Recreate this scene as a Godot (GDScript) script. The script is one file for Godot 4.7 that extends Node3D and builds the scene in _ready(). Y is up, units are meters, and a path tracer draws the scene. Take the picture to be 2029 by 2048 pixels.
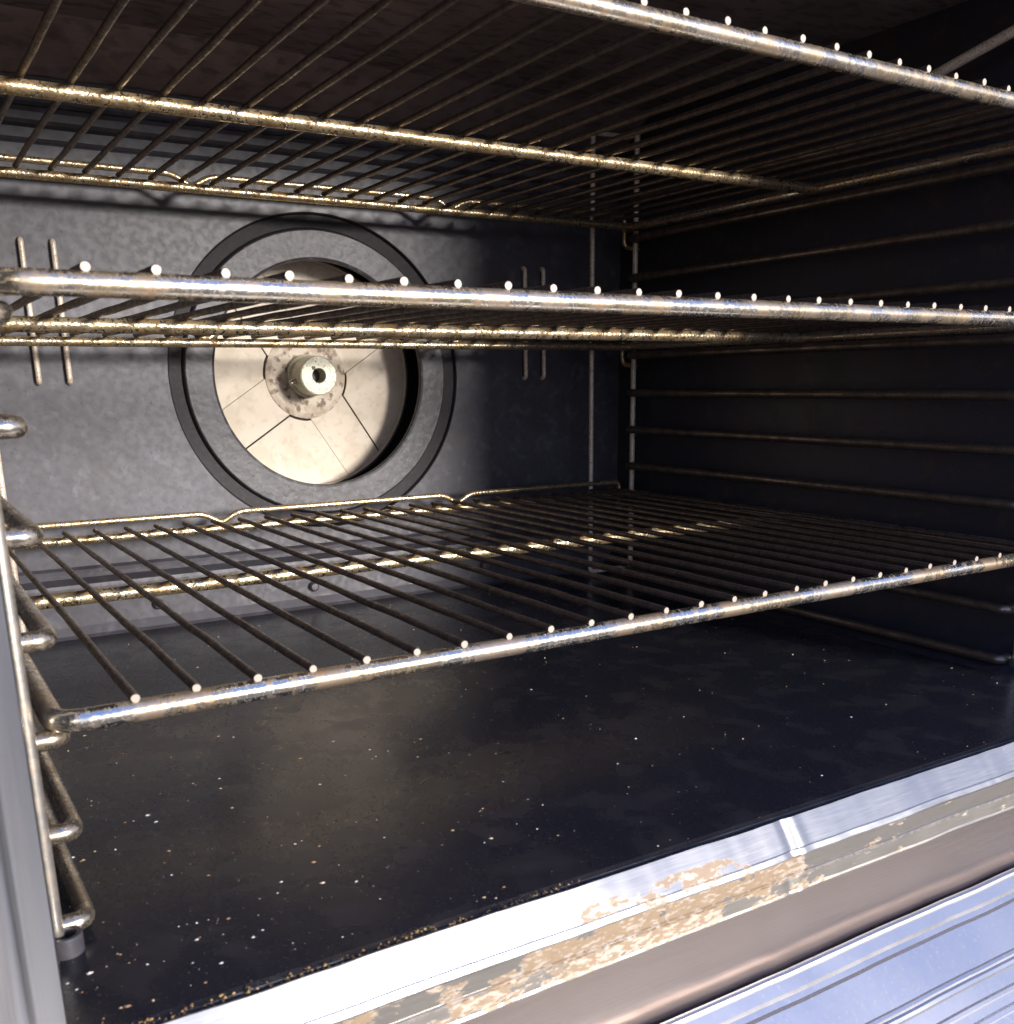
extends Node3D
# A convection oven cavity with three wire racks, seen through its open front.
# Lengths below are given in "rack units" (one wire pitch = 20 units = 25 mm); U turns them into metres.

const U := 0.00125
const FLOOR_Y := -82.0
const WALL_L := -46.0
const WALL_R := 540.0
const BACK_Z := -450.0
const CEIL_Y := 316.0
const FRONT_Z := 54.0
const MID_X := 247.4          # middle of the cavity
const FAN_Y := 102.0
const GROUND_Y := -760.0
const RACK_Y := [0.0, 129.0, 227.4]

var M := {}
var rng := RandomNumberGenerator.new()
var wob := FastNoiseLite.new()

func _ready():
	rng.seed = 7
	wob.seed = 11
	wob.frequency = 1.0
	# ---- camera
	var cam := Camera3D.new()
	cam.name = "camera"
	var right := Vector3(0.84445, -0.01085, 0.53552)
	var back := Vector3(-0.51474, 0.26006, 0.81695).normalized()
	right = (right - back * right.dot(back)).normalized()
	cam.transform = Transform3D(Basis(right, back.cross(right), back), Vector3(-56.54, 96.32, 324.44) * U)
	cam.projection = Camera3D.PROJECTION_FRUSTUM
	var lens := CameraAttributesPhysical.new()
	lens.frustum_near = 0.02
	lens.frustum_far = 200.0
	lens.frustum_focal_length = 20.0
	lens.frustum_focus_distance = 0.75
	lens.exposure_aperture = 13.0
	cam.attributes = lens
	cam.near = 0.02
	cam.far = 200.0
	cam.size = cam.near * 2048.0 / 1995.5
	cam.frustum_offset = Vector2(-34.27, 274.86) / 1995.5 * cam.near
	add_child(cam)
	cam.current = true
	# ---- sky, sun, exposure
	var env := Environment.new()
	env.background_mode = Environment.BG_SKY
	var sm := ProceduralSkyMaterial.new()
	sm.sky_top_color = Color(0.44, 0.56, 0.84)
	sm.sky_horizon_color = Color(0.92, 0.93, 0.96)
	sm.sky_curve = 0.16
	sm.ground_bottom_color = Color(0.34, 0.29, 0.25)
	sm.ground_horizon_color = Color(0.60, 0.56, 0.52)
	sm.sun_angle_max = 1.0
	var sky := Sky.new()
	sky.sky_material = sm
	env.sky = sky
	env.background_energy_multiplier = 0.8
	env.tonemap_mode = Environment.TONE_MAPPER_LINEAR
	env.tonemap_exposure = 2.0
	env.sdfgi_enabled = true
	env.ssao_enabled = true
	env.ssil_enabled = true
	var we := WorldEnvironment.new()
	we.name = "environment"
	we.environment = env
	add_child(we)
	var sun := DirectionalLight3D.new()
	sun.name = "sun"
	sun.light_energy = 1.1
	sun.light_color = Color(1.0, 0.975, 0.955)
	sun.light_angular_distance = 12.0
	sun.shadow_enabled = true
	var from := Vector3(0.345, 0.185, 0.92).normalized()
	add_child(sun)
	sun.look_at_from_position(from * 5.0, Vector3.ZERO, Vector3.UP)
	# ---- materials, then structure, objects, details
	make_materials()
	build_ground()
	build_oven()
	build_fan()
	build_supports()
	build_racks()
	build_crumbs()

# ------------------------------------------------------------------ materials
func lin(r: float, g: float, b: float) -> Color:
	return Color(r, g, b)

# entry: [Color (linear), roughness, metallic]; layer: {s seed, f cycles per tile, o octaves, lo, hi, a amount, e entry, t noise type}
func surf(sz: int, base: Array, layers: Array, tile: float, stretch := Vector3.ONE, bump := 0.0, bump_f := 8.0) -> StandardMaterial3D:
	var n := sz * sz
	var r := PackedFloat32Array(); r.resize(n); r.fill(base[0].r)
	var g := PackedFloat32Array(); g.resize(n); g.fill(base[0].g)
	var b := PackedFloat32Array(); b.resize(n); b.fill(base[0].b)
	var ro := PackedFloat32Array(); ro.resize(n); ro.fill(base[1])
	var me := PackedFloat32Array(); me.resize(n); me.fill(base[2])
	for l in layers:
		var no := FastNoiseLite.new()
		no.seed = l.s
		no.noise_type = l.get("t", FastNoiseLite.TYPE_SIMPLEX)
		no.frequency = l.f / sz
		no.fractal_octaves = l.get("o", 3)
		no.fractal_type = FastNoiseLite.FRACTAL_FBM
		var im := no.get_seamless_image(sz, sz)
		im.convert(Image.FORMAT_L8)
		var d := im.get_data()
		var c: Color = l.e[0]
		var lo: float = l.lo * 255.0
		var inv: float = 1.0 / ((l.hi - l.lo) * 255.0)
		var am: float = l.a
		var er: float = l.e[1]
		var em: float = l.e[2]
		for i in n:
			var t := clampf((d[i] - lo) * inv, 0.0, 1.0)
			if t > 0.0:
				t = t * t * (3.0 - 2.0 * t) * am
				r[i] += (c.r - r[i]) * t
				g[i] += (c.g - g[i]) * t
				b[i] += (c.b - b[i]) * t
				ro[i] += (er - ro[i]) * t
				me[i] += (em - me[i]) * t
	var alb := PackedByteArray(); alb.resize(n * 3)
	var orm := PackedByteArray(); orm.resize(n * 3)
	var srgb := PackedByteArray(); srgb.resize(4096)
	for i in 4096:
		var x := i / 4095.0
		srgb[i] = int(round(255.0 * (12.92 * x if x < 0.0031308 else 1.055 * pow(x, 1.0 / 2.4) - 0.055)))
	for i in n:
		alb[3 * i] = srgb[int(clampf(r[i], 0, 1) * 4095)]
		alb[3 * i + 1] = srgb[int(clampf(g[i], 0, 1) * 4095)]
		alb[3 * i + 2] = srgb[int(clampf(b[i], 0, 1) * 4095)]
		orm[3 * i] = 255
		orm[3 * i + 1] = int(clampf(ro[i], 0, 1) * 255)
		orm[3 * i + 2] = int(clampf(me[i], 0, 1) * 255)
	var m := StandardMaterial3D.new()
	m.albedo_texture = ImageTexture.create_from_image(Image.create_from_data(sz, sz, false, Image.FORMAT_RGB8, alb))
	var ot := ImageTexture.create_from_image(Image.create_from_data(sz, sz, false, Image.FORMAT_RGB8, orm))
	m.roughness_texture = ot
	m.roughness_texture_channel = BaseMaterial3D.TEXTURE_CHANNEL_GREEN
	m.roughness = 1.0
	m.metallic_texture = ot
	m.metallic_texture_channel = BaseMaterial3D.TEXTURE_CHANNEL_BLUE
	m.metallic = 1.0
	if bump > 0.0:
		var bn := FastNoiseLite.new()
		bn.seed = 91
		bn.frequency = bump_f / 512.0
		bn.fractal_octaves = 4
		var bi := bn.get_seamless_image(512, 512)
		bi.convert(Image.FORMAT_RGBA8)
		bi.bump_map_to_normal_map(bump)
		m.normal_enabled = true
		m.normal_texture = ImageTexture.create_from_image(bi)
	m.uv1_triplanar = true
	m.uv1_world_triplanar = true
	m.uv1_scale = stretch / tile
	return m

# steel strip with its stains where the photograph shows them; u runs along x from x0 to x1, v down the face
func strip_mat(x0: float, x1: float, base: Array, tan_at: Vector3, tan_v: Vector2, seam_v: float, seed0: int) -> StandardMaterial3D:
	var w := 2048
	var h := 96
	var a := FastNoiseLite.new(); a.seed = seed0; a.frequency = 0.012; a.fractal_octaves = 6; a.fractal_gain = 0.6
	var b := FastNoiseLite.new(); b.seed = seed0 + 1; b.frequency = 0.06; b.fractal_octaves = 5; b.fractal_gain = 0.65
	var g := FastNoiseLite.new(); g.seed = seed0 + 2; g.frequency = 0.25; g.fractal_octaves = 3
	var alb := Image.create(w, h, false, Image.FORMAT_RGB8)
	var orm := Image.create(w, h, false, Image.FORMAT_RGB8)
	for j in h:
		var v := (j + 0.5) / h
		for i in w:
			var x := lerpf(x0, x1, (i + 0.5) / w)
			var y2 := j * 0.75
			var c: Color = base[0]
			var ro: float = base[1]
			var me: float = base[2]
			var brush := 0.5 + 0.5 * g.get_noise_2d(i * 0.05, y2 * 2.5)
			c = c * (0.88 + 0.2 * brush)
			ro += 0.08 * brush
			var n := a.get_noise_2d(i, y2 * 1.3)
			var dens := exp(-pow((x - tan_at.x) / tan_at.y, 2)) * smoothstep(tan_v.x - 0.06, tan_v.x + 0.03, v) * (1.0 - smoothstep(tan_v.y - 0.03, tan_v.y + 0.05, v))
			var t := smoothstep(0.0, 0.07, n + dens * 0.75 - tan_at.z)
			var tan_c := Color(0.25, 0.16, 0.082).lerp(Color(0.33, 0.23, 0.13), 0.5 + 0.5 * b.get_noise_2d(i, y2))
			c = c.lerp(tan_c, t * 0.85); ro = lerpf(ro, 0.55, t); me = lerpf(me, 0.25, t)
			# flaked patches inside the film
			var fl := smoothstep(0.06, 0.14, b.get_noise_2d(i * 0.9 + 500, y2 * 1.7) + 0.4 * a.get_noise_2d(i + 900, y2) + 0.25 * (v - 0.5 * (tan_v.x + tan_v.y))) * t
			c = c.lerp(Color(0.5, 0.43, 0.35), fl * 0.8); me = lerpf(me, 0.4, fl)
			# brown grime caught along the seam
			var sm := exp(-pow((v - seam_v) / 0.03, 2)) * smoothstep(-0.1, 0.35, b.get_noise_2d(i * 1.4, y2 * 1.4 + 300) + 0.35 * exp(-pow((x - tan_at.x) / (tan_at.y * 1.3), 2)) - 0.15)
			c = c.lerp(Color(0.12, 0.075, 0.04), sm * 0.85); ro = lerpf(ro, 0.7, sm); me = lerpf(me, 0.05, sm)
			alb.set_pixel(i, j, c.linear_to_srgb())
			orm.set_pixel(i, j, Color(1, ro, me))
	var m := StandardMaterial3D.new()
	m.albedo_texture = ImageTexture.create_from_image(alb)
	var ot := ImageTexture.create_from_image(orm)
	m.roughness_texture = ot
	m.roughness_texture_channel = BaseMaterial3D.TEXTURE_CHANNEL_GREEN
	m.roughness = 1.0
	m.metallic_texture = ot
	m.metallic_texture_channel = BaseMaterial3D.TEXTURE_CHANNEL_BLUE
	m.metallic = 1.0
	return m

func make_materials():
	var soot := [lin(0.012, 0.010, 0.010), 0.65, 0.0]
	var crust := [lin(0.06, 0.035, 0.02), 0.6, 0.1]
	# enamel of the back panel: slate grey with paler worn and browner burnt blotches
	M.panel = surf(1024, [lin(0.062, 0.058, 0.071), 0.42, 0.0], [
		{s = 1, f = 3.0, o = 5, lo = 0.3, hi = 0.8, a = 0.7, e = [lin(0.092, 0.09, 0.106), 0.46, 0.0]},
		{s = 2, f = 6.0, o = 6, lo = 0.42, hi = 0.75, a = 0.6, e = [lin(0.042, 0.034, 0.04), 0.4, 0.0]},
		{s = 3, f = 60.0, o = 5, lo = 0.3, hi = 0.8, a = 0.45, e = [lin(0.045, 0.041, 0.048), 0.55, 0.0]},
		{s = 4, f = 20.0, o = 6, lo = 0.62, hi = 0.95, a = 0.3, e = [lin(0.2, 0.2, 0.23), 0.6, 0.0]},
		{s = 5, f = 90.0, o = 2, lo = 0.86, hi = 0.94, a = 0.6, e = [lin(0.02, 0.016, 0.015), 0.6, 0.0]}],
		0.6, Vector3.ONE, 0.2, 20.0)
	M.ring = surf(1024, [lin(0.034, 0.030, 0.036), 0.42, 0.0], [
		{s = 6, f = 6.0, o = 6, lo = 0.45, hi = 0.75, a = 0.6, e = [lin(0.028, 0.022, 0.024), 0.42, 0.0]},
		{s = 7, f = 22.0, o = 6, lo = 0.62, hi = 0.82, a = 0.6, e = [lin(0.15, 0.15, 0.17), 0.55, 0.0]},
		{s = 8, f = 70.0, o = 4, lo = 0.4, hi = 0.8, a = 0.4, e = [lin(0.03, 0.027, 0.03), 0.5, 0.0]}], 0.35, Vector3.ONE, 0.3, 30.0)
	M.wall = surf(1024, [lin(0.026, 0.025, 0.034), 0.4, 0.0], [
		{s = 11, f = 5.0, o = 5, lo = 0.45, hi = 0.8, a = 0.6, e = [lin(0.034, 0.027, 0.027), 0.5, 0.0]},
		{s = 12, f = 16.0, o = 5, lo = 0.68, hi = 0.84, a = 0.5, e = [lin(0.075, 0.05, 0.038), 0.6, 0.0]},
		{s = 13, f = 80.0, o = 3, lo = 0.84, hi = 0.9, a = 0.5, e = [lin(0.1, 0.09, 0.09), 0.6, 0.0]}],
		0.5, Vector3.ONE, 0.2, 14.0)
	M.ceiling = surf(1024, [lin(0.32, 0.255, 0.25), 0.4, 0.5], [
		{s = 21, f = 5.0, o = 5, lo = 0.4, hi = 0.75, a = 0.7, e = [lin(0.2, 0.15, 0.145), 0.48, 0.4]},
		{s = 22, f = 12.0, o = 6, lo = 0.5, hi = 0.85, a = 0.5, e = [lin(0.34, 0.27, 0.25), 0.5, 0.5]},
		{s = 23, f = 24.0, o = 6, lo = 0.45, hi = 0.8, a = 0.7, e = [lin(0.06, 0.045, 0.042), 0.6, 0.1]}],
		0.5, Vector3(0.6, 1, 1.3), 0.5, 24.0)
	M.floor = surf(1024, [lin(0.014, 0.0145, 0.021), 0.24, 0.0], [
		{s = 31, f = 3.0, o = 5, lo = 0.45, hi = 0.8, a = 0.6, e = [lin(0.019, 0.0175, 0.021), 0.3, 0.0]},
		{s = 32, f = 9.0, o = 6, lo = 0.4, hi = 0.95, a = 0.5, e = [lin(0.034, 0.032, 0.036), 0.4, 0.0]},
		{s = 33, f = 120.0, o = 3, lo = 0.78, hi = 0.88, a = 0.4, e = [lin(0.06, 0.055, 0.055), 0.5, 0.0]}],
		0.45, Vector3.ONE, 0.1, 30.0)
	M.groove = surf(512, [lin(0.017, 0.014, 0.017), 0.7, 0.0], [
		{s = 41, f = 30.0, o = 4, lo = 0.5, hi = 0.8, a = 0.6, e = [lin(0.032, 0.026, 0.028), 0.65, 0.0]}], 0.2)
	# racks
	var silver := [lin(0.76, 0.72, 0.62), 0.17, 1.0]
	M.rod = surf(1024, silver, [
		{s = 51, f = 4.0, o = 4, lo = 0.42, hi = 0.62, a = 0.85, e = [lin(0.66, 0.53, 0.34), 0.23, 0.95]},
		{s = 52, f = 7.0, o = 6, lo = 0.5, hi = 0.72, a = 0.7, e = [lin(0.46, 0.33, 0.22), 0.42, 0.75]},
		{s = 53, f = 80.0, o = 4, lo = 0.5, hi = 0.75, a = 0.3, e = [lin(0.5, 0.38, 0.26), 0.4, 0.9]},
		{s = 56, f = 24.0, o = 5, lo = 0.68, hi = 0.8, a = 0.6, e = [lin(0.38, 0.2, 0.08), 0.5, 0.6]},
		{s = 54, f = 70.0, o = 4, lo = 0.76, hi = 0.84, a = 0.7, e = crust},
		{s = 55, f = 120.0, o = 3, lo = 0.85, hi = 0.9, a = 0.8, e = soot}], 0.24, Vector3.ONE, 0.25, 60.0)
	M.bar = surf(1024, [lin(0.72, 0.60, 0.38), 0.24, 1.0], [
		{s = 61, f = 6.0, o = 4, lo = 0.4, hi = 0.7, a = 0.7, e = [lin(0.60, 0.42, 0.2), 0.3, 1.0]},
		{s = 62, f = 24.0, o = 5, lo = 0.55, hi = 0.74, a = 0.65, e = [lin(0.36, 0.2, 0.1), 0.5, 0.6]},
		{s = 64, f = 60.0, o = 4, lo = 0.62, hi = 0.73, a = 0.8, e = crust},
		{s = 65, f = 110.0, o = 3, lo = 0.70, hi = 0.79, a = 0.85, e = soot}], 0.24, Vector3.ONE, 0.6, 60.0)
	M.wire = surf(512, [lin(0.17, 0.125, 0.095), 0.33, 0.8], [
		{s = 71, f = 8.0, o = 4, lo = 0.4, hi = 0.7, a = 0.8, e = [lin(0.075, 0.052, 0.042), 0.42, 0.6]},
		{s = 72, f = 30.0, o = 4, lo = 0.5, hi = 0.72, a = 0.8, e = [lin(0.025, 0.019, 0.017), 0.6, 0.1]},
		{s = 73, f = 60.0, o = 3, lo = 0.78, hi = 0.86, a = 0.8, e = [lin(0.4, 0.27, 0.15), 0.4, 0.8]}], 0.1, Vector3.ONE, 1.2, 34.0)
	M.rung = surf(512, [lin(0.64, 0.58, 0.48), 0.18, 1.0], [
		{s = 81, f = 5.0, o = 4, lo = 0.4, hi = 0.65, a = 0.8, e = [lin(0.36, 0.28, 0.19), 0.3, 0.9]},
		{s = 82, f = 26.0, o = 4, lo = 0.6, hi = 0.85, a = 0.6, e = crust},
		{s = 83, f = 80.0, o = 3, lo = 0.78, hi = 0.85, a = 0.7, e = soot}], 0.13, Vector3.ONE, 0.3, 30.0)
	M.rung_shaded = surf(512, [lin(0.26, 0.21, 0.17), 0.3, 0.9], [  # same chrome for the right-hand rungs, their shade put into the colour
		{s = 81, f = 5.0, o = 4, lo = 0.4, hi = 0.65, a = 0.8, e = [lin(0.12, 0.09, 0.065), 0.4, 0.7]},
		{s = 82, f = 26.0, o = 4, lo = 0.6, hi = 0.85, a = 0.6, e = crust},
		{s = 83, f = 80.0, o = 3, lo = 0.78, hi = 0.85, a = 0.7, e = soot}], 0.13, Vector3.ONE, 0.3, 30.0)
	M.post = surf(512, [lin(0.72, 0.67, 0.58), 0.3, 0.9], [
		{s = 86, f = 8.0, o = 4, lo = 0.5, hi = 0.75, a = 0.6, e = [lin(0.55, 0.42, 0.29), 0.42, 0.7]},
		{s = 87, f = 60.0, o = 3, lo = 0.80, hi = 0.86, a = 0.7, e = crust}], 0.13, Vector3.ONE, 0.2, 30.0)
	M.pale = surf(512, [lin(0.82, 0.71, 0.58), 0.38, 0.15], [
		{s = 84, f = 12.0, o = 4, lo = 0.45, hi = 0.75, a = 0.7, e = [lin(0.66, 0.5, 0.37), 0.5, 0.2]},
		{s = 85, f = 50.0, o = 4, lo = 0.66, hi = 0.76, a = 0.8, e = crust}], 0.1)
	M.cut = surf(256, [lin(0.4, 0.35, 0.29), 0.5, 0.3], [
		{s = 88, f = 30.0, o = 3, lo = 0.55, hi = 0.8, a = 0.6, e = [lin(0.2, 0.14, 0.1), 0.6, 0.2]}], 0.012)
	# fan
	M.plate = surf(512, [lin(0.70, 0.60, 0.47), 0.5, 0.0], [
		{s = 91, f = 5.0, o = 5, lo = 0.4, hi = 0.75, a = 0.6, e = [lin(0.60, 0.50, 0.37), 0.55, 0.0]},
		{s = 92, f = 14.0, o = 5, lo = 0.55, hi = 0.95, a = 0.35, e = [lin(0.48, 0.36, 0.22), 0.6, 0.0]},
		{s = 93, f = 50.0, o = 3, lo = 0.86, hi = 0.96, a = 0.3, e = [lin(0.35, 0.25, 0.15), 0.6, 0.0]}], 0.2)
	M.boss = surf(512, [lin(0.66, 0.56, 0.44), 0.55, 0.0], [
		{s = 94, f = 6.0, o = 5, lo = 0.4, hi = 0.75, a = 0.7, e = [lin(0.46, 0.36, 0.26), 0.65, 0.0]},
		{s = 95, f = 9.0, o = 6, lo = 0.52, hi = 0.82, a = 0.85, e = [lin(0.16, 0.10, 0.065), 0.7, 0.0]}], 0.13)
	M.hub = surf(256, [lin(0.6, 0.58, 0.45), 0.45, 0.2], [
		{s = 97, f = 9.0, o = 4, lo = 0.6, hi = 0.8, a = 0.4, e = [lin(0.55, 0.5, 0.34), 0.5, 0.2]},
		{s = 98, f = 22.0, o = 3, lo = 0.78, hi = 0.82, a = 0.95, e = [lin(0.03, 0.03, 0.025), 0.7, 0.0]}], 0.07)
	# stainless steel, brushed along its length
	M.steel = surf(512, [lin(0.58, 0.50, 0.445), 0.29, 1.0], [
		{s = 101, f = 40.0, o = 4, lo = 0.3, hi = 0.8, a = 0.55, e = [lin(0.49, 0.42, 0.375), 0.36, 1.0]}],
		0.2, Vector3(0.06, 3.0, 3.0))
	M.sill = strip_mat(-150.0, 640.0, [lin(0.37, 0.366, 0.362), 0.31, 1.0], Vector3(182.0, 52.0, 0.62), Vector2(0.45, 0.9), 0.97, 201)
	M.stained = strip_mat(-150.0, 640.0, [lin(0.36, 0.335, 0.295), 0.3, 0.8], Vector3(170.0, 90.0, 0.38), Vector2(0.0, 0.95), 0.53, 301)
	M.jamb = surf(512, [lin(0.6, 0.6, 0.59), 0.3, 1.0], [
		{s = 104, f = 40.0, o = 4, lo = 0.3, hi = 0.8, a = 0.5, e = [lin(0.53, 0.53, 0.53), 0.38, 1.0]}],
		0.2, Vector3(3.0, 0.06, 3.0))
	M.door = surf(1024, [lin(0.53, 0.53, 0.545), 0.34, 1.0], [
		{s = 111, f = 5.0, o = 5, lo = 0.35, hi = 0.8, a = 0.5, e = [lin(0.46, 0.46, 0.48), 0.4, 1.0]},
		{s = 113, f = 40.0, o = 4, lo = 0.4, hi = 0.8, a = 0.3, e = [lin(0.42, 0.42, 0.44), 0.42, 1.0]},
		{s = 112, f = 70.0, o = 3, lo = 0.84, hi = 0.88, a = 0.7, e = [lin(0.12, 0.11, 0.10), 0.6, 0.2]}], 0.35)
	M.iron = surf(256, [lin(0.06, 0.058, 0.066), 0.45, 0.2], [
		{s = 121, f = 20.0, o = 4, lo = 0.6, hi = 0.8, a = 0.6, e = [lin(0.1, 0.065, 0.05), 0.6, 0.1]}], 0.08)
	M.crumb = StandardMaterial3D.new()
	M.crumb.vertex_color_use_as_albedo = true
	M.crumb.roughness = 0.8
	M.ground = surf(512, [lin(0.19, 0.145, 0.108), 0.9, 0.0], [
		{s = 131, f = 8.0, o = 5, lo = 0.4, hi = 0.8, a = 0.7, e = [lin(0.13, 0.098, 0.072), 0.9, 0.0]}], 2.0)

# ------------------------------------------------------------------ mesh helpers
func P(x: float, y: float, z: float) -> Vector3:
	return Vector3(x, y, z) * U

func tag(o: Node, label: String, category: String, group := "", kind := ""):
	if label: o.set_meta("label", label)
	if category: o.set_meta("category", category)
	if group: o.set_meta("group", group)
	if kind: o.set_meta("kind", kind)

func part(called: String, mesh: Mesh, mat: Material, parent: Node) -> MeshInstance3D:
	var o := MeshInstance3D.new()
	o.name = called
	o.mesh = mesh
	if mat:
		for s in mesh.get_surface_count():
			o.set_surface_override_material(s, mat)
	o.cast_shadow = GeometryInstance3D.SHADOW_CASTING_SETTING_ON
	parent.add_child(o, true)
	return o

func fillet(pts: Array, rad: float, steps := 6) -> PackedVector3Array:
	var out := PackedVector3Array()
	out.append(pts[0])
	for i in range(1, pts.size() - 1):
		var p: Vector3 = pts[i]
		var a: Vector3 = (pts[i - 1] - p)
		var b: Vector3 = (pts[i + 1] - p)
		var t := minf(rad, minf(a.length(), b.length()) * 0.49)
		var pa := p + a.normalized() * t
		var pb := p + b.normalized() * t
		for k in steps + 1:
			var u := float(k) / steps
			out.append(pa.lerp(p, u).lerp(p.lerp(pb, u), u))
	out.append(pts[pts.size() - 1])
	return out

# resample a path so that crusty radius changes have vertices to live on
func dense(path: PackedVector3Array, step: float) -> PackedVector3Array:
	var out := PackedVector3Array()
	for i in path.size() - 1:
		var n := maxi(1, int(ceil(path[i].distance_to(path[i + 1]) / step)))
		for k in n:
			out.append(path[i].lerp(path[i + 1], float(k) / n))
	out.append(path[path.size() - 1])
	return out

func tube(path: PackedVector3Array, r: float, sides := 12, rough := 0.0, seed_at := 0.0, mesh: ArrayMesh = null, round_end := 0.25) -> ArrayMesh:
	var v := PackedVector3Array()
	var nn := PackedVector3Array()
	var ix := PackedInt32Array()
	var m := path.size()
	var t0 := (path[1] - path[0]).normalized()
	var side := t0.cross(Vector3.UP if absf(t0.y) < 0.9 else Vector3.RIGHT).normalized()
	# rings: [centre, tangent, radius]; a small chamfer ring at each end
	var rings := []
	for i in m:
		var t: Vector3
		if i == 0: t = (path[1] - path[0]).normalized()
		elif i == m - 1: t = (path[m - 1] - path[m - 2]).normalized()
		else: t = ((path[i] - path[i - 1]).normalized() + (path[i + 1] - path[i]).normalized()).normalized()
		rings.append([path[i], t, 1.0])
	rings[0][0] = path[0] + rings[0][1] * r * round_end
	rings[m - 1][0] = path[m - 1] - rings[m - 1][1] * r * round_end
	rings.push_front([path[0], rings[0][1], 1.0 - round_end])
	rings.append([path[m - 1], rings[rings.size() - 1][1], 1.0 - round_end])
	var prev: Vector3 = rings[0][1]
	for ri in rings.size():
		var c: Vector3 = rings[ri][0]
		var t: Vector3 = rings[ri][1]
		var ax := prev.cross(t)
		if ax.length() > 1e-6:
			side = side.rotated(ax.normalized(), prev.angle_to(t))
		side = (side - t * side.dot(t)).normalized()
		prev = t
		var up := t.cross(side)
		for k in sides:
			var a := TAU * k / sides
			var d := side * cos(a) + up * sin(a)
			var rr: float = r * rings[ri][2]
			if rough > 0.0:
				var q := (c + d * r) / U
				rr *= 1.0 + rough * (wob.get_noise_3d(q.x * 0.11 + seed_at, q.y * 0.3, q.z * 0.11) + 0.6 * wob.get_noise_3d(q.x * 0.4, q.y * 0.5 + seed_at, q.z * 0.4))
			v.append(c + d * rr)
			var bev := 0.0
			if ri == 0: bev = -0.8
			elif ri == rings.size() - 1: bev = 0.8
			nn.append((d + t * bev).normalized())
	for ri in rings.size() - 1:
		for k in sides:
			var a := ri * sides + k
			var b := ri * sides + (k + 1) % sides
			var c := a + sides
			var d := b + sides
			ix.append_array([a, c, b, b, c, d])
	if mesh == null:
		mesh = ArrayMesh.new()
	var arr := []
	arr.resize(Mesh.ARRAY_MAX)
	arr[Mesh.ARRAY_VERTEX] = v
	arr[Mesh.ARRAY_NORMAL] = nn
	arr[Mesh.ARRAY_INDEX] = ix
	mesh.add_surface_from_arrays(Mesh.PRIMITIVE_TRIANGLES, arr)
	# flat end caps in a second surface
	var cv := PackedVector3Array()
	var cn := PackedVector3Array()
	var ci := PackedInt32Array()
	for e in 2:
		var ri: int = 0 if e == 0 else rings.size() - 1
		var t: Vector3 = rings[ri][1] * (-1.0 if e == 0 else 1.0)
		var at := cv.size()
		cv.append(rings[ri][0]); cn.append(t)
		for k in sides:
			cv.append(v[ri * sides + k]); cn.append(t)
		for k in sides:
			var p := at + 1 + k
			var q := at + 1 + (k + 1) % sides
			if e == 0: ci.append_array([at, p, q])
			else: ci.append_array([at, q, p])
	var ca := []
	ca.resize(Mesh.ARRAY_MAX)
	ca[Mesh.ARRAY_VERTEX] = cv
	ca[Mesh.ARRAY_NORMAL] = cn
	ca[Mesh.ARRAY_INDEX] = ci
	mesh.add_surface_from_arrays(Mesh.PRIMITIVE_TRIANGLES, ca)
	return mesh

func quad(st: SurfaceTool, a: Vector3, b: Vector3, c: Vector3, d: Vector3):
	for p in [a, b, c, a, c, d]:
		st.add_vertex(p)

# profile: points (y, z); swept along x between x0 and x1. Each profile segment is its own smooth band.
func sweep_x(prof: Array, x0: float, x1: float, nx: int, dent := 0.0, closed := false, smooth := false, uv_mm := 0.0, uv_from := 0.0) -> ArrayMesh:
	var st := SurfaceTool.new()
	st.begin(Mesh.PRIMITIVE_TRIANGLES)
	var n := prof.size()
	for s in (n if closed else n - 1):
		st.set_smooth_group(1 if smooth else s + 1)
		var a: Vector2 = prof[s]
		var b: Vector2 = prof[(s + 1) % n]
		for i in nx:
			var xa := lerpf(x0, x1, float(i) / nx)
			var xb := lerpf(x0, x1, float(i + 1) / nx)
			if uv_mm > 0.0:   # u along the length, v down the face
				var ps := [[xa, a], [xb, a], [xb, b], [xa, a], [xb, b], [xa, b]]
				for q in ps:
					st.set_uv(Vector2((q[0] - x0) / (x1 - x0), (uv_from - q[1].x) / uv_mm))
					st.add_vertex(dented(q[0], q[1], dent))
			else:
				quad(st, dented(xa, a, dent), dented(xb, a, dent), dented(xb, b, dent), dented(xa, b, dent))
	if closed:
		var poly := PackedVector2Array(prof)
		var tri := Geometry2D.triangulate_polygon(poly)
		st.set_smooth_group(-1)
		for x in [x0, x1]:
			for k in range(0, tri.size(), 3):
				for j in 3:
					st.add_vertex(dented(x, poly[tri[k + (j if x == x1 else 2 - j)]], dent))
	st.generate_normals()
	return st.commit()

func dented(x: float, p: Vector2, amp: float) -> Vector3:
	if amp == 0.0:
		return P(x, p.x, p.y)
	var kink := 1.1 * amp * (exp(-pow((x - 238.0) / 2.2, 2)) - 0.6 * exp(-pow((x - 243.5) / 3.0, 2)))
	return P(x, p.x - 0.4 * kink + amp * wob.get_noise_3d(x * 0.012, p.x * 0.02, 3.0), p.y - kink + amp * wob.get_noise_3d(x * 0.015, p.x * 0.02, 9.0) + 0.1 * amp * wob.get_noise_2d(x * 0.07, p.x * 0.05))

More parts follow.
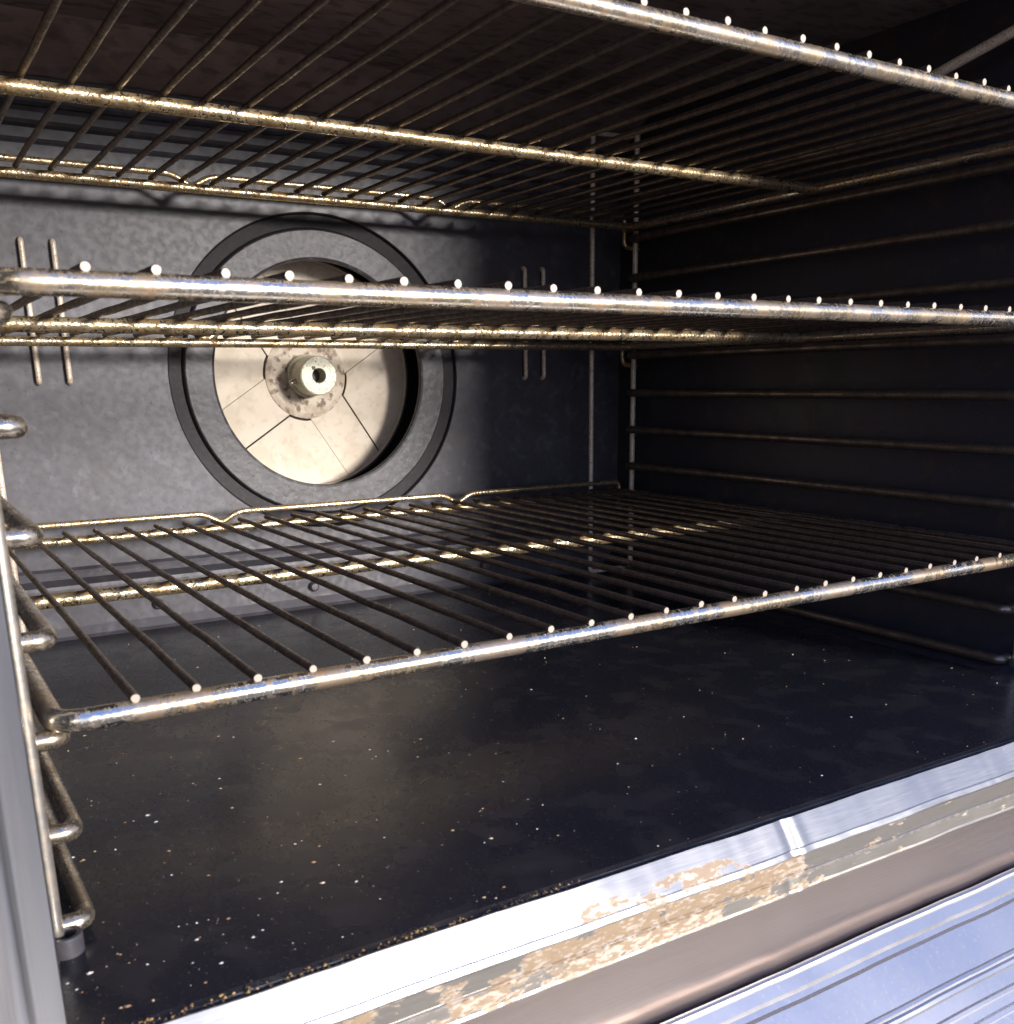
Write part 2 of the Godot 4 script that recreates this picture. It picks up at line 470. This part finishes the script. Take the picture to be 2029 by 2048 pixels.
# box with chamfered edges, from corner a to corner b (rack units)
func block(a: Vector3, b: Vector3, ch := 0.6) -> ArrayMesh:
	var st := SurfaceTool.new()
	st.begin(Mesh.PRIMITIVE_TRIANGLES)
	st.set_smooth_group(-1)
	var c := (a + b) * 0.5
	var h := (b - a) * 0.5
	var pts := PackedVector3Array()
	for sx in [-1, 1]:
		for sy in [-1, 1]:
			for sz in [-1, 1]:
				var s := Vector3(sx, sy, sz)
				for ax in 3:
					var q := h - Vector3.ONE * ch
					q[ax] = h[ax]
					pts.append((c + q * s) * U)
	var shape := ConvexPolygonShape3D.new()
	shape.points = pts
	var idx := func(sx, sy, sz, ax): return ((1 if sx > 0 else 0) * 4 + (1 if sy > 0 else 0) * 2 + (1 if sz > 0 else 0)) * 3 + ax
	var faces := []
	for ax in 3:
		var o1 := (ax + 1) % 3
		var o2 := (ax + 2) % 3
		for s in [-1, 1]:
			var f := []
			for w in [[-1, -1], [1, -1], [1, 1], [-1, 1]]:
				var sg := [0, 0, 0]
				sg[ax] = s; sg[o1] = w[0]; sg[o2] = w[1]
				f.append(idx.call(sg[0], sg[1], sg[2], ax))
			faces.append(f)
		for s1 in [-1, 1]:
			for s2 in [-1, 1]:
				var f := []
				for w in [[-1, o1], [1, o1], [1, o2], [-1, o2]]:
					var sg := [0, 0, 0]
					sg[ax] = w[0]; sg[o1] = s1; sg[o2] = s2
					f.append(idx.call(sg[0], sg[1], sg[2], w[1]))
				faces.append(f)
	for sx in [-1, 1]:
		for sy in [-1, 1]:
			for sz in [-1, 1]:
				faces.append([idx.call(sx, sy, sz, 0), idx.call(sx, sy, sz, 1), idx.call(sx, sy, sz, 2)])
	for f in faces:
		var mid := Vector3.ZERO
		for i in f: mid += pts[i]
		mid /= f.size()
		var nrm := (pts[f[1]] - pts[f[0]]).cross(pts[f[2]] - pts[f[0]])
		var flip: bool = nrm.dot(mid - c * U) > 0.0   # clockwise seen from outside
		for k in range(1, f.size() - 1):
			if flip:
				for i in [f[0], f[k + 1], f[k]]: st.add_vertex(pts[i])
			else:
				for i in [f[0], f[k], f[k + 1]]: st.add_vertex(pts[i])
	st.generate_normals()
	return st.commit()

# lathe about the fan axis (parallel to z through MID_X, FAN_Y); profile points (radius, z)
func lathe(prof: Array, n := 96, smooth := false, cx := MID_X, cy := FAN_Y, flat_caps := false) -> ArrayMesh:
	var st := SurfaceTool.new()
	st.begin(Mesh.PRIMITIVE_TRIANGLES)
	for s in prof.size() - 1:
		st.set_smooth_group(1 if smooth else s + 1)
		var a: Vector2 = prof[s]
		var b: Vector2 = prof[s + 1]
		for k in n:
			var t0 := TAU * k / n
			var t1 := TAU * (k + 1) / n
			var f := func(p: Vector2, t: float): return P(cx + p.x * cos(t), cy + p.x * sin(t), p.y)
			if a.x < 0.001:
				for p in [f.call(a, t0), f.call(b, t0), f.call(b, t1)]: st.add_vertex(p)
			elif b.x < 0.001:
				for p in [f.call(a, t0), f.call(b, t0), f.call(a, t1)]: st.add_vertex(p)
			else:
				quad(st, f.call(a, t0), f.call(b, t0), f.call(b, t1), f.call(a, t1))
	st.generate_normals()
	return st.commit()

# flat plate of thickness th in the xy plane from an outline (rack units), front face at z
func plate(outline: PackedVector2Array, z: float, th: float) -> ArrayMesh:
	var st := SurfaceTool.new()
	st.begin(Mesh.PRIMITIVE_TRIANGLES)
	st.set_smooth_group(-1)
	if Geometry2D.is_polygon_clockwise(outline):
		outline.reverse()
	var tri := Geometry2D.triangulate_polygon(outline)
	for k in range(0, tri.size(), 3):
		for j in [0, 2, 1] if tri_ccw(outline, tri, k) else [0, 1, 2]:
			var p := outline[tri[k + j]]
			st.add_vertex(P(p.x, p.y, z))
		for j in [0, 1, 2] if tri_ccw(outline, tri, k) else [0, 2, 1]:
			var p := outline[tri[k + j]]
			st.add_vertex(P(p.x, p.y, z - th))
	for k in outline.size():
		var a := outline[k]
		var b := outline[(k + 1) % outline.size()]
		quad(st, P(a.x, a.y, z), P(b.x, b.y, z), P(b.x, b.y, z - th), P(a.x, a.y, z - th))
	st.generate_normals()
	return st.commit()

func tri_ccw(o: PackedVector2Array, t: PackedInt32Array, k: int) -> bool:
	return (o[t[k + 1]] - o[t[k]]).cross(o[t[k + 2]] - o[t[k]]) > 0.0

# ------------------------------------------------------------------ setting
func build_ground():
	var pm := PlaneMesh.new()
	pm.size = Vector2(60, 60)
	var g := part("ground", pm, M.ground, self)
	g.position = Vector3(0, GROUND_Y * U, 0)
	tag(g, "", "", "", "structure")

# ------------------------------------------------------------------ oven
func build_oven():
	var oven := Node3D.new()
	oven.name = "convection_oven"
	add_child(oven)
	oven.position = Vector3.ZERO
	tag(oven, "open stainless steel convection oven with black enamel inside", "oven")
	# black enamel liner
	var cove := 34.0
	var fl := [Vector2(FLOOR_Y, BACK_Z - 4), Vector2(FLOOR_Y, 40.0), Vector2(FLOOR_Y, 50.0), Vector2(FLOOR_Y - 0.6, 52.4), Vector2(FLOOR_Y - 2.4, 53.4), Vector2(FLOOR_Y - 5, 53.4), Vector2(FLOOR_Y - 5, BACK_Z - 4)]
	part("cavity_floor", sweep_x(fl, WALL_L - 4, WALL_R - cove, 40, 0.0, true), M.floor, oven)
	# right wall with a coved foot, then the left wall
	var rw := PackedVector2Array()
	for k in 9:
		var a := PI / 2 * k / 8
		rw.append(Vector2(WALL_R - cove + cove * sin(a), FLOOR_Y + cove - cove * cos(a)))
	rw.append(Vector2(WALL_R, CEIL_Y + 20))
	part("side_wall", wall_z(rw, Vector2(14, -6), BACK_Z - 4, FRONT_Z), M.wall, oven)
	part("side_wall", block(Vector3(WALL_L - 26, FLOOR_Y - 30, BACK_Z - 4), Vector3(WALL_L, CEIL_Y + 20, FRONT_Z - 4)), M.wall, oven)
	# ceiling, sloped down to the back panel
	var ce := [Vector2(CEIL_Y, FRONT_Z), Vector2(CEIL_Y, BACK_Z + 40), Vector2(291, BACK_Z - 1), Vector2(291, BACK_Z - 40), Vector2(CEIL_Y + 24, BACK_Z - 40), Vector2(CEIL_Y + 24, FRONT_Z)]
	part("ceiling", sweep_x(ce, WALL_L, WALL_R, 40, 1.5, true), M.ceiling, oven)
	# back panel: flat field with the fan hole, pressed beads above and below
	var bp := part("back_panel", back_panel(), M.panel, oven)
	var low := [Vector2(-30, BACK_Z), Vector2(-32, BACK_Z + 3.2), Vector2(-34.5, BACK_Z + 4.4), Vector2(-37.5, BACK_Z + 4.2), Vector2(-41, BACK_Z + 0.8), Vector2(-43.5, BACK_Z - 1.5), Vector2(-46, BACK_Z - 1.0), Vector2(-74, BACK_Z - 1.0), Vector2(-80, BACK_Z + 2), Vector2(FLOOR_Y - 1, BACK_Z + 6), Vector2(FLOOR_Y - 1, BACK_Z - 8), Vector2(-30, BACK_Z - 8)]
	part("lower_bead", sweep_x(low, WALL_L, WALL_R, 40, 0.0, true), M.panel, bp)
	var top := [Vector2(300, BACK_Z - 12), Vector2(300, BACK_Z - 6), Vector2(276, BACK_Z - 6), Vector2(273.5, BACK_Z - 5), Vector2(271, BACK_Z + 0.6), Vector2(268, BACK_Z + 1.6), Vector2(263.5, BACK_Z + 1.2), Vector2(261.5, BACK_Z - 1), Vector2(260, BACK_Z - 6), Vector2(254, BACK_Z - 6.6), Vector2(251.5, BACK_Z - 5), Vector2(250, BACK_Z - 0.8), Vector2(248.8, BACK_Z + 0.2), Vector2(247, BACK_Z), Vector2(247, BACK_Z - 12)]
	part("upper_bead", sweep_x(top, WALL_L, WALL_R, 40, 0.0, true), M.panel, bp)
	# pairs of pale wire staples through the panel
	for x in [41.3, 60.9, 434.3, 453.4]:
		var s := fillet([P(x, 190, BACK_Z - 5), P(x, 190, BACK_Z + 3.4), P(x, 98.5, BACK_Z + 3.4), P(x, 98.5, BACK_Z - 5)], 3.0 * U, 5)
		part("staple", tube(s, 1.9 * U, 10), M.pale, bp)
	for q in [[227.5, -65.3], [103.8, -64.2], [390.0, -65.0]]:
		part("bolt", lathe([Vector2(4.2, BACK_Z - 1), Vector2(4.2, BACK_Z + 1.2), Vector2(2.8, BACK_Z + 3.0), Vector2(0, BACK_Z + 3.2)], 14, false, q[0], q[1]), M.iron, bp)
	# fan inlet: darker-coloured groove, flat annulus with a rolled lip, chamber behind
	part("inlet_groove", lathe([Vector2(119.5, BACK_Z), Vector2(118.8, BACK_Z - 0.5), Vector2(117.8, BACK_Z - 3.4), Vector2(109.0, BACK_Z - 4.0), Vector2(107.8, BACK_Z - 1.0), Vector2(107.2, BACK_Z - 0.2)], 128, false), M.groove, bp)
	part("inlet_ring", lathe([Vector2(107.2, BACK_Z - 0.2), Vector2(106.4, BACK_Z + 0.2), Vector2(87.5, BACK_Z + 0.1), Vector2(85.9, BACK_Z - 0.5), Vector2(85.2, BACK_Z - 2.0), Vector2(85.2, BACK_Z - 3.6), Vector2(112, BACK_Z - 7.2)], 128, false), M.ring, bp)
	part("fan_chamber", lathe([Vector2(112, BACK_Z - 8.2), Vector2(132, BACK_Z - 9), Vector2(132, BACK_Z - 62), Vector2(0, BACK_Z - 62)], 64), M.wall, bp)
	# socket that holds the front foot of each rack support
	for x in [-31.8, 2 * MID_X + 31.8]:
		part("post_socket", lathe_y(x + 2.2 * signf(MID_X - x), -0.5 if x < MID_X else -18.5, [Vector2(4.0, -84), Vector2(5.6, -83.5), Vector2(5.6, -76), Vector2(5.2, -75.4), Vector2(3.9, -75.4), Vector2(3.7, -76), Vector2(3.7, -82)]), M.iron, oven)
	# stainless front: sill, stained apron, recessed panel, door
	var xl := -150.0
	var xr := 640.0
	var sill := [Vector2(-86.0, 54.2), Vector2(-82.6, 55.4), Vector2(-81.6, 56.0), Vector2(-81.5, 56.9), Vector2(-92.2, 63.9), Vector2(-92.6, 63.7), Vector2(-93.0, 64.1), Vector2(-95.0, 65.2), Vector2(-95.8, 65.0), Vector2(-96.4, 64.2), Vector2(-96.4, 54.2)]
	part("sill", sweep_x(sill, xl, xr, 360, 0.9, true, false, 18.0, -79.5), M.sill, oven)
	var apron := [Vector2(-96.7, 63.9), Vector2(-103.8, 63.7), Vector2(-104.2, 63.2), Vector2(-104.7, 63.9), Vector2(-111.4, 64.6), Vector2(-112.2, 65.0), Vector2(-112.9, 64.6), Vector2(-112.9, 54.2), Vector2(-96.7, 54.2)]
	part("apron", sweep_x(apron, xl, xr, 360, 0.7, true, false, 17.0, -96.4), M.stained, oven)
	part("recessed_panel", sweep_x([Vector2(-113.2, 52.5), Vector2(-158.0, 51.5), Vector2(-160.0, 51.2), Vector2(-160.0, 40), Vector2(-113.2, 40)], xl, xr, 60, 0.8, true), M.steel, oven)
	build_door(oven, xl, xr)
	# left and right jambs of the opening: steel strip, then the fascia beside it
	var jl := [Vector2(-37, 55), Vector2(-36.6, 56.5), Vector2(-37.2, 57.8), Vector2(-43.4, 58.6), Vector2(-45.0, 60.6), Vector2(-46.6, 63.6), Vector2(-50, 65.4), Vector2(-56, 66), Vector2(-150, 66), Vector2(-150, 40), Vector2(-47, 40)]
	part("door_jamb", sweep_y(jl, -82.0, CEIL_Y, 40, false), M.jamb, oven)
	part("door_jamb", sweep_y(jl, -82.0, CEIL_Y, 40, true), M.jamb, oven)
	part("liner_edge", block(Vector3(-46, -82, 36), Vector3(-37.4, CEIL_Y, 55.2)), M.wall, oven)
	part("liner_edge", block(Vector3(2 * MID_X + 37.4, -82, 36), Vector3(2 * MID_X + 46, CEIL_Y, 55.2)), M.wall, oven)
	# casing round the liner
	part("header_panel", block(Vector3(xl, CEIL_Y + 0.5, FRONT_Z + 0.5), Vector3(xr, CEIL_Y + 120, FRONT_Z + 12)), M.steel, oven)
	part("top_panel", block(Vector3(xl, CEIL_Y + 120.5, -560), Vector3(xr, CEIL_Y + 128, FRONT_Z + 12)), M.steel, oven)
	part("casing_side", block(Vector3(xl, GROUND_Y, -560), Vector3(xl + 8, CEIL_Y + 120, 39.5)), M.steel, oven)
	part("casing_side", block(Vector3(xr - 8, GROUND_Y, -560), Vector3(xr, CEIL_Y + 120, 39.5)), M.steel, oven)
	part("casing_back", block(Vector3(xl + 8.5, GROUND_Y, -568), Vector3(xr - 8.5, CEIL_Y + 120, -560.5)), M.steel, oven)
	part("lower_front", block(Vector3(xl + 8.5, GROUND_Y, 28), Vector3(xr - 8.5, -157, 39.5)), M.steel, oven)

func build_door(oven: Node, xl: float, xr: float):
	# the dropped door leans out at 45 degrees below the front; its inner sheet is pressed with beads
	var e := Vector2(-154.6, 58.0)
	var along := Vector2(-1, 1).normalized()
	var nrm := Vector2(1, 1).normalized()
	var pr := []
	for q in [[0.0, -2.0], [-0.4, -0.4], [0.3, 0.5], [1.6, 0.9], [2.8, 0.5], [3.4, 0.1], [8.6, 0.0], [10.2, -1.1], [12.8, -1.1], [14.4, 0.0], [33.2, 0.0], [34.0, 1.0], [35.4, 1.1], [36.4, 0.5], [37.6, 1.1], [39.2, 1.0], [40.2, 0.1], [46.6, 0.0], [47.6, 1.2], [49.0, 1.2], [50.0, -1.2], [54.2, -1.2], [55.0, 0.4], [57.2, 0.4], [58.0, -2.5], [420.0, -2.5], [420.0, -26.0], [0.0, -26.0]]:
		pr.append(e + along * q[0] + nrm * q[1])
	part("door", sweep_x(pr, xl + 30, xr - 30, 60, 0.6, true), M.door, oven)

func back_panel() -> ArrayMesh:
	var st := SurfaceTool.new()
	st.begin(Mesh.PRIMITIVE_TRIANGLES)
	st.set_smooth_group(-1)
	var x0 := WALL_L
	var x1 := WALL_R
	var y0 := -30.0
	var y1 := 247.0
	var ang := []
	for k in 128: ang.append(TAU * k / 128)
	for c in [Vector2(x0, y0), Vector2(x1, y0), Vector2(x1, y1), Vector2(x0, y1)]:
		ang.append(fposmod(atan2(c.y - FAN_Y, c.x - MID_X), TAU))
	ang.sort()
	var inner := func(t: float): return Vector2(MID_X + 119.5 * cos(t), FAN_Y + 119.5 * sin(t))
	var outer := func(t: float):
		var d := Vector2(cos(t), sin(t))
		var k := 1e9
		if d.x > 1e-6: k = minf(k, (x1 - MID_X) / d.x)
		if d.x < -1e-6: k = minf(k, (x0 - MID_X) / d.x)
		if d.y > 1e-6: k = minf(k, (y1 - FAN_Y) / d.y)
		if d.y < -1e-6: k = minf(k, (y0 - FAN_Y) / d.y)
		return Vector2(MID_X, FAN_Y) + d * k
	for k in ang.size():
		var a: float = ang[k]
		var b: float = ang[(k + 1) % ang.size()]
		var ia: Vector2 = inner.call(a)
		var ib: Vector2 = inner.call(b)
		var oa: Vector2 = outer.call(a)
		var ob: Vector2 = outer.call(b)
		for z in [BACK_Z, BACK_Z - 8.0]:
			quad(st, P(ia.x, ia.y, z), P(ib.x, ib.y, z), P(ob.x, ob.y, z), P(oa.x, oa.y, z))
	st.generate_normals()
	return st.commit()

func wall_z(line: PackedVector2Array, off: Vector2, z0: float, z1: float) -> ArrayMesh:
	var st := SurfaceTool.new()
	st.begin(Mesh.PRIMITIVE_TRIANGLES)
	st.set_smooth_group(1)
	for k in line.size() - 1:
		var a := line[k]
		var b := line[k + 1]
		quad(st, P(a.x, a.y, z0), P(a.x, a.y, z1), P(b.x, b.y, z1), P(b.x, b.y, z0))
	st.set_smooth_group(2)
	for k in line.size() - 1:
		var a := line[k] + off
		var b := line[k + 1] + off
		quad(st, P(a.x, a.y, z0), P(b.x, b.y, z0), P(b.x, b.y, z1), P(a.x, a.y, z1))
	st.generate_normals()
	return st.commit()

# closed profile of (x, z) points swept up; mirrored about the cavity's middle if flip
func sweep_y(prof: Array, y0: float, y1: float, ny: int, flip: bool) -> ArrayMesh:
	var st := SurfaceTool.new()
	st.begin(Mesh.PRIMITIVE_TRIANGLES)
	var n := prof.size()
	var f := func(p: Vector2, y: float): return P(2 * MID_X - p.x if flip else p.x, y, p.y)
	for s in n:
		st.set_smooth_group(1 if s < 7 else s + 1)
		var a: Vector2 = prof[s]
		var b: Vector2 = prof[(s + 1) % n]
		for i in ny:
			var ya := lerpf(y0, y1, float(i) / ny)
			var yb := lerpf(y0, y1, float(i + 1) / ny)
			if flip: quad(st, f.call(a, ya), f.call(a, yb), f.call(b, yb), f.call(b, ya))
			else: quad(st, f.call(a, ya), f.call(b, ya), f.call(b, yb), f.call(a, yb))
	st.generate_normals()
	return st.commit()

func lathe_y(cx: float, cz: float, prof: Array, n := 28) -> ArrayMesh:
	var st := SurfaceTool.new()
	st.begin(Mesh.PRIMITIVE_TRIANGLES)
	for s in prof.size() - 1:
		st.set_smooth_group(s + 1)
		var a: Vector2 = prof[s]
		var b: Vector2 = prof[s + 1]
		for k in n:
			var t0 := TAU * k / n
			var t1 := TAU * (k + 1) / n
			var f := func(p: Vector2, t: float): return P(cx + p.x * cos(t), p.y, cz + p.x * sin(t))
			quad(st, f.call(a, t0), f.call(a, t1), f.call(b, t1), f.call(b, t0))
	st.generate_normals()
	return st.commit()

# ------------------------------------------------------------------ fan
func build_fan():
	var fan := Node3D.new()
	fan.name = "fan_impeller"
	add_child(fan)
	tag(fan, "cream metal fan disc with four arms behind the round hole in the back panel", "fan")
	var z := BACK_Z - 40.0
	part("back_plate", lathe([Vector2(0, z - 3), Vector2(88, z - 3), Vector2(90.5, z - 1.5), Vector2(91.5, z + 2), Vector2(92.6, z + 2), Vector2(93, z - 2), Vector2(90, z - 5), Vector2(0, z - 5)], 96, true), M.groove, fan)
	# four arms and the four quarter panels between them, with open seams
	var half := 17.0
	for q in 4:
		var ang := deg_to_rad(213.0 + 90.0 * q)
		var d := Vector2(cos(ang), sin(ang))
		var s := Vector2(-d.y, d.x)
		var o := PackedVector2Array()
		var c := Vector2(MID_X, FAN_Y)
		# arm strip from the boss to the rim
		o.append(c + d * 30 + s * half); o.append(c + d * 30 - s * half)
		for k in 7:
			var w := lerpf(-half, half, k / 6.0)
			o.append(c + d * sqrt(88.5 * 88.5 - w * w) + s * w)
		part("arm", plate(o, z - 0.2, 1.6), M.plate, fan)
		# quarter panel counter-clockwise of this arm
		var g0 := 1.3
		var g1 := 0.45
		var d2 := s
		var s2 := Vector2(-d2.y, d2.x)
		var p := PackedVector2Array()
		var a_in := c + d * 31.0 + s * (half + g0)
		var a_out := c + d * sqrt(88.5 * 88.5 - pow(half + g0, 2)) + s * (half + g0)
		var b_out := c + d2 * sqrt(88.5 * 88.5 - pow(half + g1, 2)) - s2 * (half + g1)
		var b_in := c + d2 * 31.0 - s2 * (half + g1)
		p.append(a_in)
		var t0 := (a_out - c).angle()
		var t1 := (b_out - c).angle()
		if t1 < t0: t1 += TAU
		for k in 17:
			var t := lerpf(t0, t1, k / 16.0)
			p.append(c + Vector2(cos(t), sin(t)) * 88.5)
		p.append(b_in)
		var u0 := (b_in - c).angle()
		var u1 := (a_in - c).angle()
		if u0 < u1: u0 += TAU
		for k in range(1, 6):
			var t := lerpf(u0, u1, k / 6.0)
			p.append(c + Vector2(cos(t), sin(t)) * 36.0)
		part("panel", plate(p, z + rng.randf_range(-0.3, 0.3), 1.6), M.plate, fan)
	part("boss", lathe([Vector2(0, z + 1.6), Vector2(30, z + 1.4), Vector2(34.0, z + 0.4), Vector2(34.6, z - 2)], 72, false), M.boss, fan)
	part("rim", lathe([Vector2(88.8, z - 2), Vector2(88.8, z), Vector2(90, z + 1.2), Vector2(92.2, z - 0.5), Vector2(93.4, z - 6)], 96, true), M.plate, fan)
	var hub := part("hub", lathe([Vector2(5.6, z + 16), Vector2(5.6, z + 29.4), Vector2(6.0, z + 29.9), Vector2(14.4, z + 29.9), Vector2(15.3, z + 29.2), Vector2(15.3, z + 9), Vector2(17, z + 8), Vector2(17, z + 1.4)], 64), M.hub, fan)
	part("shaft", lathe([Vector2(0, z + 17), Vector2(4.6, z + 17), Vector2(5.4, z + 16.4), Vector2(5.4, z + 2)], 32), M.iron, hub)
	part("key", block(Vector3(MID_X - 5.6, FAN_Y + 4.4, z + 20), Vector3(MID_X - 2.6, FAN_Y + 7.4, z + 30.1), 0.3), M.iron, hub)
	# set screw on the side of the hub
	var ss := tube(PackedVector3Array([P(MID_X - 13, FAN_Y - 3, z + 15), P(MID_X - 19, FAN_Y - 6, z + 15)]), 2.6 * U, 6)
	part("set_screw", ss, M.post, hub)

# ------------------------------------------------------------------ rack supports
func rung_y(j: int) -> float:
	return (4 - j) * 32.16 - 11.7

func build_supports():
	var mesh_rung: ArrayMesh
	for sgn in [-1.0, 1.0]:
		var t := Node3D.new()
		t.name = "rack_support" if sgn < 0 else "rack_support_001"
		add_child(t)
		tag(t, "chrome wire rack support on the %s wall, %s" % (["left", "looped rung ends towards the opening"] if sgn < 0 else ["dark right", "long rungs in shade"]), "rack support", "wire rack supports on the side walls")
		var fz := -3.0 if sgn < 0 else -21.0
		var X := func(x: float) -> float: return x if sgn < 0 else 2.0 * MID_X - x
		part("post", tube(PackedVector3Array([P(X.call(-31.8), -80.5, fz), P(X.call(-31.8), 120, fz), P(X.call(-31.8), 300, fz)]), 2.6 * U, 14), M.post, t)
		part("post", tube(PackedVector3Array([P(X.call(-31.8), -78, -411), P(X.call(-31.8), 300, -411)]), 2.4 * U, 12), M.pale, t)
		part("post", tube(fillet([P(X.call(-29.0), -77, -413.5), P(X.call(-29), -77, -421.5), P(X.call(7.2), -77, -421.5), P(X.call(7.2), 297, -421.5), P(X.call(-29), 297, -421.5), P(X.call(-29), 297, -413.5)], 4 * U), 2.1 * U, 12), M.pale, t)
		for j in range(-4, 7):
			var y := rung_y(j)
			var p := fillet([P(X.call(-30.6), y, fz - 4.5), P(X.call(-21.6), y, fz - 4.5), P(X.call(-21.6), y, -404.5), P(X.call(-30.6), y, -404.5)], 5.5 * U, 7)
			p = dense(p, 14 * U)
			part("rung", tube(p, 3.3 * U, 12, 0.02, j * 7.0), M.rung if sgn < 0 else M.rung_shaded, t)
		part("brace", tube(PackedVector3Array([P(X.call(-19.6), 270.5, -115), P(X.call(-19.6), 296.0, 2)]), 3.0 * U, 12), M.pale, t)

# ------------------------------------------------------------------ racks
func build_racks():
	var names := ["oven_rack", "oven_rack_001", "oven_rack_002"]
	var labels := ["lowest wire oven rack, just above the black floor", "middle wire oven rack, crossing in front of the round fan hole", "topmost wire oven rack, near the cavity ceiling"]
	var shift := [0.0, -0.3, -1.0]
	var fz := [0.0, 3.0, 4.0]
	# four wire shapes with different crust, shared between the racks
	var wires := []
	for k in 4:
		var pts := PackedVector3Array()
		for i in 30:
			var z := lerpf(1.6, -412.0, i / 29.0)
			pts.append(P(0.5 * wob.get_noise_2d(z * 0.01, k * 9.0), 0.25 * wob.get_noise_2d(z * 0.012, 40 + k * 5.0), z))
		var m := tube(pts, 1.62 * U, 10, 0.13, k * 31.0, null, 0.12)
		m.surface_set_material(0, M.wire)
		m.surface_set_material(1, M.cut)
		wires.append(m)
	var xl := -23.6
	var xr := 518.0
	for r in 3:
		var t := Node3D.new()
		t.name = names[r]
		add_child(t)
		t.position = P(shift[r], RACK_Y[r], fz[r])
		tag(t, labels[r], "oven rack", "wire racks in the oven")
		var fr := fillet([P(xl, -4.7, -414), P(xl, -4.7, 0), P(xr, -4.7, 0), P(xr, -4.7, -414)], 10 * U, 10)
		part("frame", tube(dense(fr, 9 * U), 3.7 * U, 18, 0.03, r * 50.0), M.rod, t)
		part("cross_bar", tube(dense(PackedVector3Array([P(xl + 1, -5.4, -204), P(xr - 1, -5.4, -204)]), 7 * U), 3.6 * U, 16, 0.07, r * 70.0), M.bar, t)
		part("cross_bar", tube(dense(PackedVector3Array([P(xl + 1, -5.0, -407), P(xr - 1, -5.0, -407)]), 7 * U), 3.1 * U, 14, 0.06, r * 90.0), M.bar, t)
		var bs := [P(xl - 15, -21, -417), P(xl + 1.5, -20, -417), P(xl + 1.5, 5, -417)]
		for kx in [148.0, 346.0]:
			bs.append_array([P(kx - 13, 5, -417), P(kx - 1.5, -1.6, -417), P(kx + 1.5, -1.6, -417), P(kx + 13, 5, -417)])
		bs.append_array([P(xr - 1.5, 5, -417), P(xr - 1.5, -20, -417), P(xr + 15, -21, -417)])
		part("back_stop", tube(fillet(bs, 6 * U, 5), 2.1 * U, 12, 0.04, r * 20.0), M.bar, t)
		for i in 26:
			var w := part("wire", wires[(i * 7 + r * 3) % 4], null, t)
			w.position = P(i * 20.0 + rng.randf_range(-0.35, 0.35), -0.2, rng.randf_range(-0.6, 0.5))

# ------------------------------------------------------------------ crumbs
func build_crumbs():
	var st := SurfaceTool.new()
	st.begin(Mesh.PRIMITIVE_TRIANGLES)
	st.set_smooth_group(-1)
	var tones := [Color(0.62, 0.5, 0.36), Color(0.75, 0.68, 0.6), Color(0.5, 0.36, 0.2), Color(0.4, 0.22, 0.12), Color(0.7, 0.7, 0.72)]
	for i in 900:
		var x := rng.randf_range(-38, 500)
		var z := rng.randf_range(-420, 50)
		if i < 260:
			x = -38 + 200 * pow(rng.randf(), 1.7)
			z = 50 - 190 * pow(rng.randf(), 1.2)
		var s := 0.17 + 0.75 * pow(rng.randf(), 4.5)
		crumb(st, Vector3(x, FLOOR_Y, z), Vector3(s * rng.randf_range(0.7, 1.5), s * 0.5, s), tones[rng.randi() % 5])
	# crumbs caught in the gap before the sill
	for i in 260:
		var x := -30 + 170 * pow(rng.randf(), 1.4)
		var s := rng.randf_range(0.25, 0.7)
		crumb(st, Vector3(x, FLOOR_Y - 1.2 + rng.randf() * 1.2, rng.randf_range(51.4, 54.6)), Vector3(s, s, s), [Color(0.3, 0.17, 0.06), Color(0.16, 0.09, 0.04), Color(0.45, 0.28, 0.1)][rng.randi() % 3])
	st.generate_normals()
	var c := part("crumbs", st.commit(), M.crumb, self)
	tag(c, "pale crumbs and grit scattered over the black oven floor", "crumbs", "", "stuff")
	for f in [["food_flake", Vector3(-21, FLOOR_Y + 0.1, -31), Vector3(3.4, 0.5, 1.5), Color(0.6, 0.5, 0.45), "pale papery flake on the floor behind the left rungs"], ["food_flake_001", Vector3(-29, FLOOR_Y + 0.1, -8), Vector3(1.9, 1.2, 1.7), Color(0.45, 0.16, 0.1), "reddish crumb on the floor beside the left post socket"]]:
		var s2 := SurfaceTool.new()
		s2.begin(Mesh.PRIMITIVE_TRIANGLES)
		s2.set_smooth_group(-1)
		for k in 3:
			crumb(s2, f[1] + Vector3(k * 0.9 - 0.9, 0.0, 0.4 * k), f[2] * (1.0 - 0.22 * k), f[3])
		s2.generate_normals()
		var o := part(f[0], s2.commit(), M.crumb, self)
		tag(o, f[4], "crumb", "loose flakes of food")

func crumb(st: SurfaceTool, at: Vector3, s: Vector3, col: Color):
	var turn := rng.randf() * TAU
	var v := []
	for k in 5:
		var a := turn + TAU * k / 5.0
		var k2 := rng.randf_range(0.65, 1.2)
		v.append((at + Vector3(cos(a) * s.x * k2, s.y * rng.randf_range(0.1, 0.5), sin(a) * s.z * k2)) * U)
	var top := (at + Vector3(0, s.y * 1.3, 0)) * U
	var bot := at * U
	st.set_color(col)
	for k in 5:
		for p in [top, v[(k + 1) % 5], v[k]]:
			st.set_color(col); st.add_vertex(p)
		for p in [bot, v[k], v[(k + 1) % 5]]:
			st.set_color(col); st.add_vertex(p)
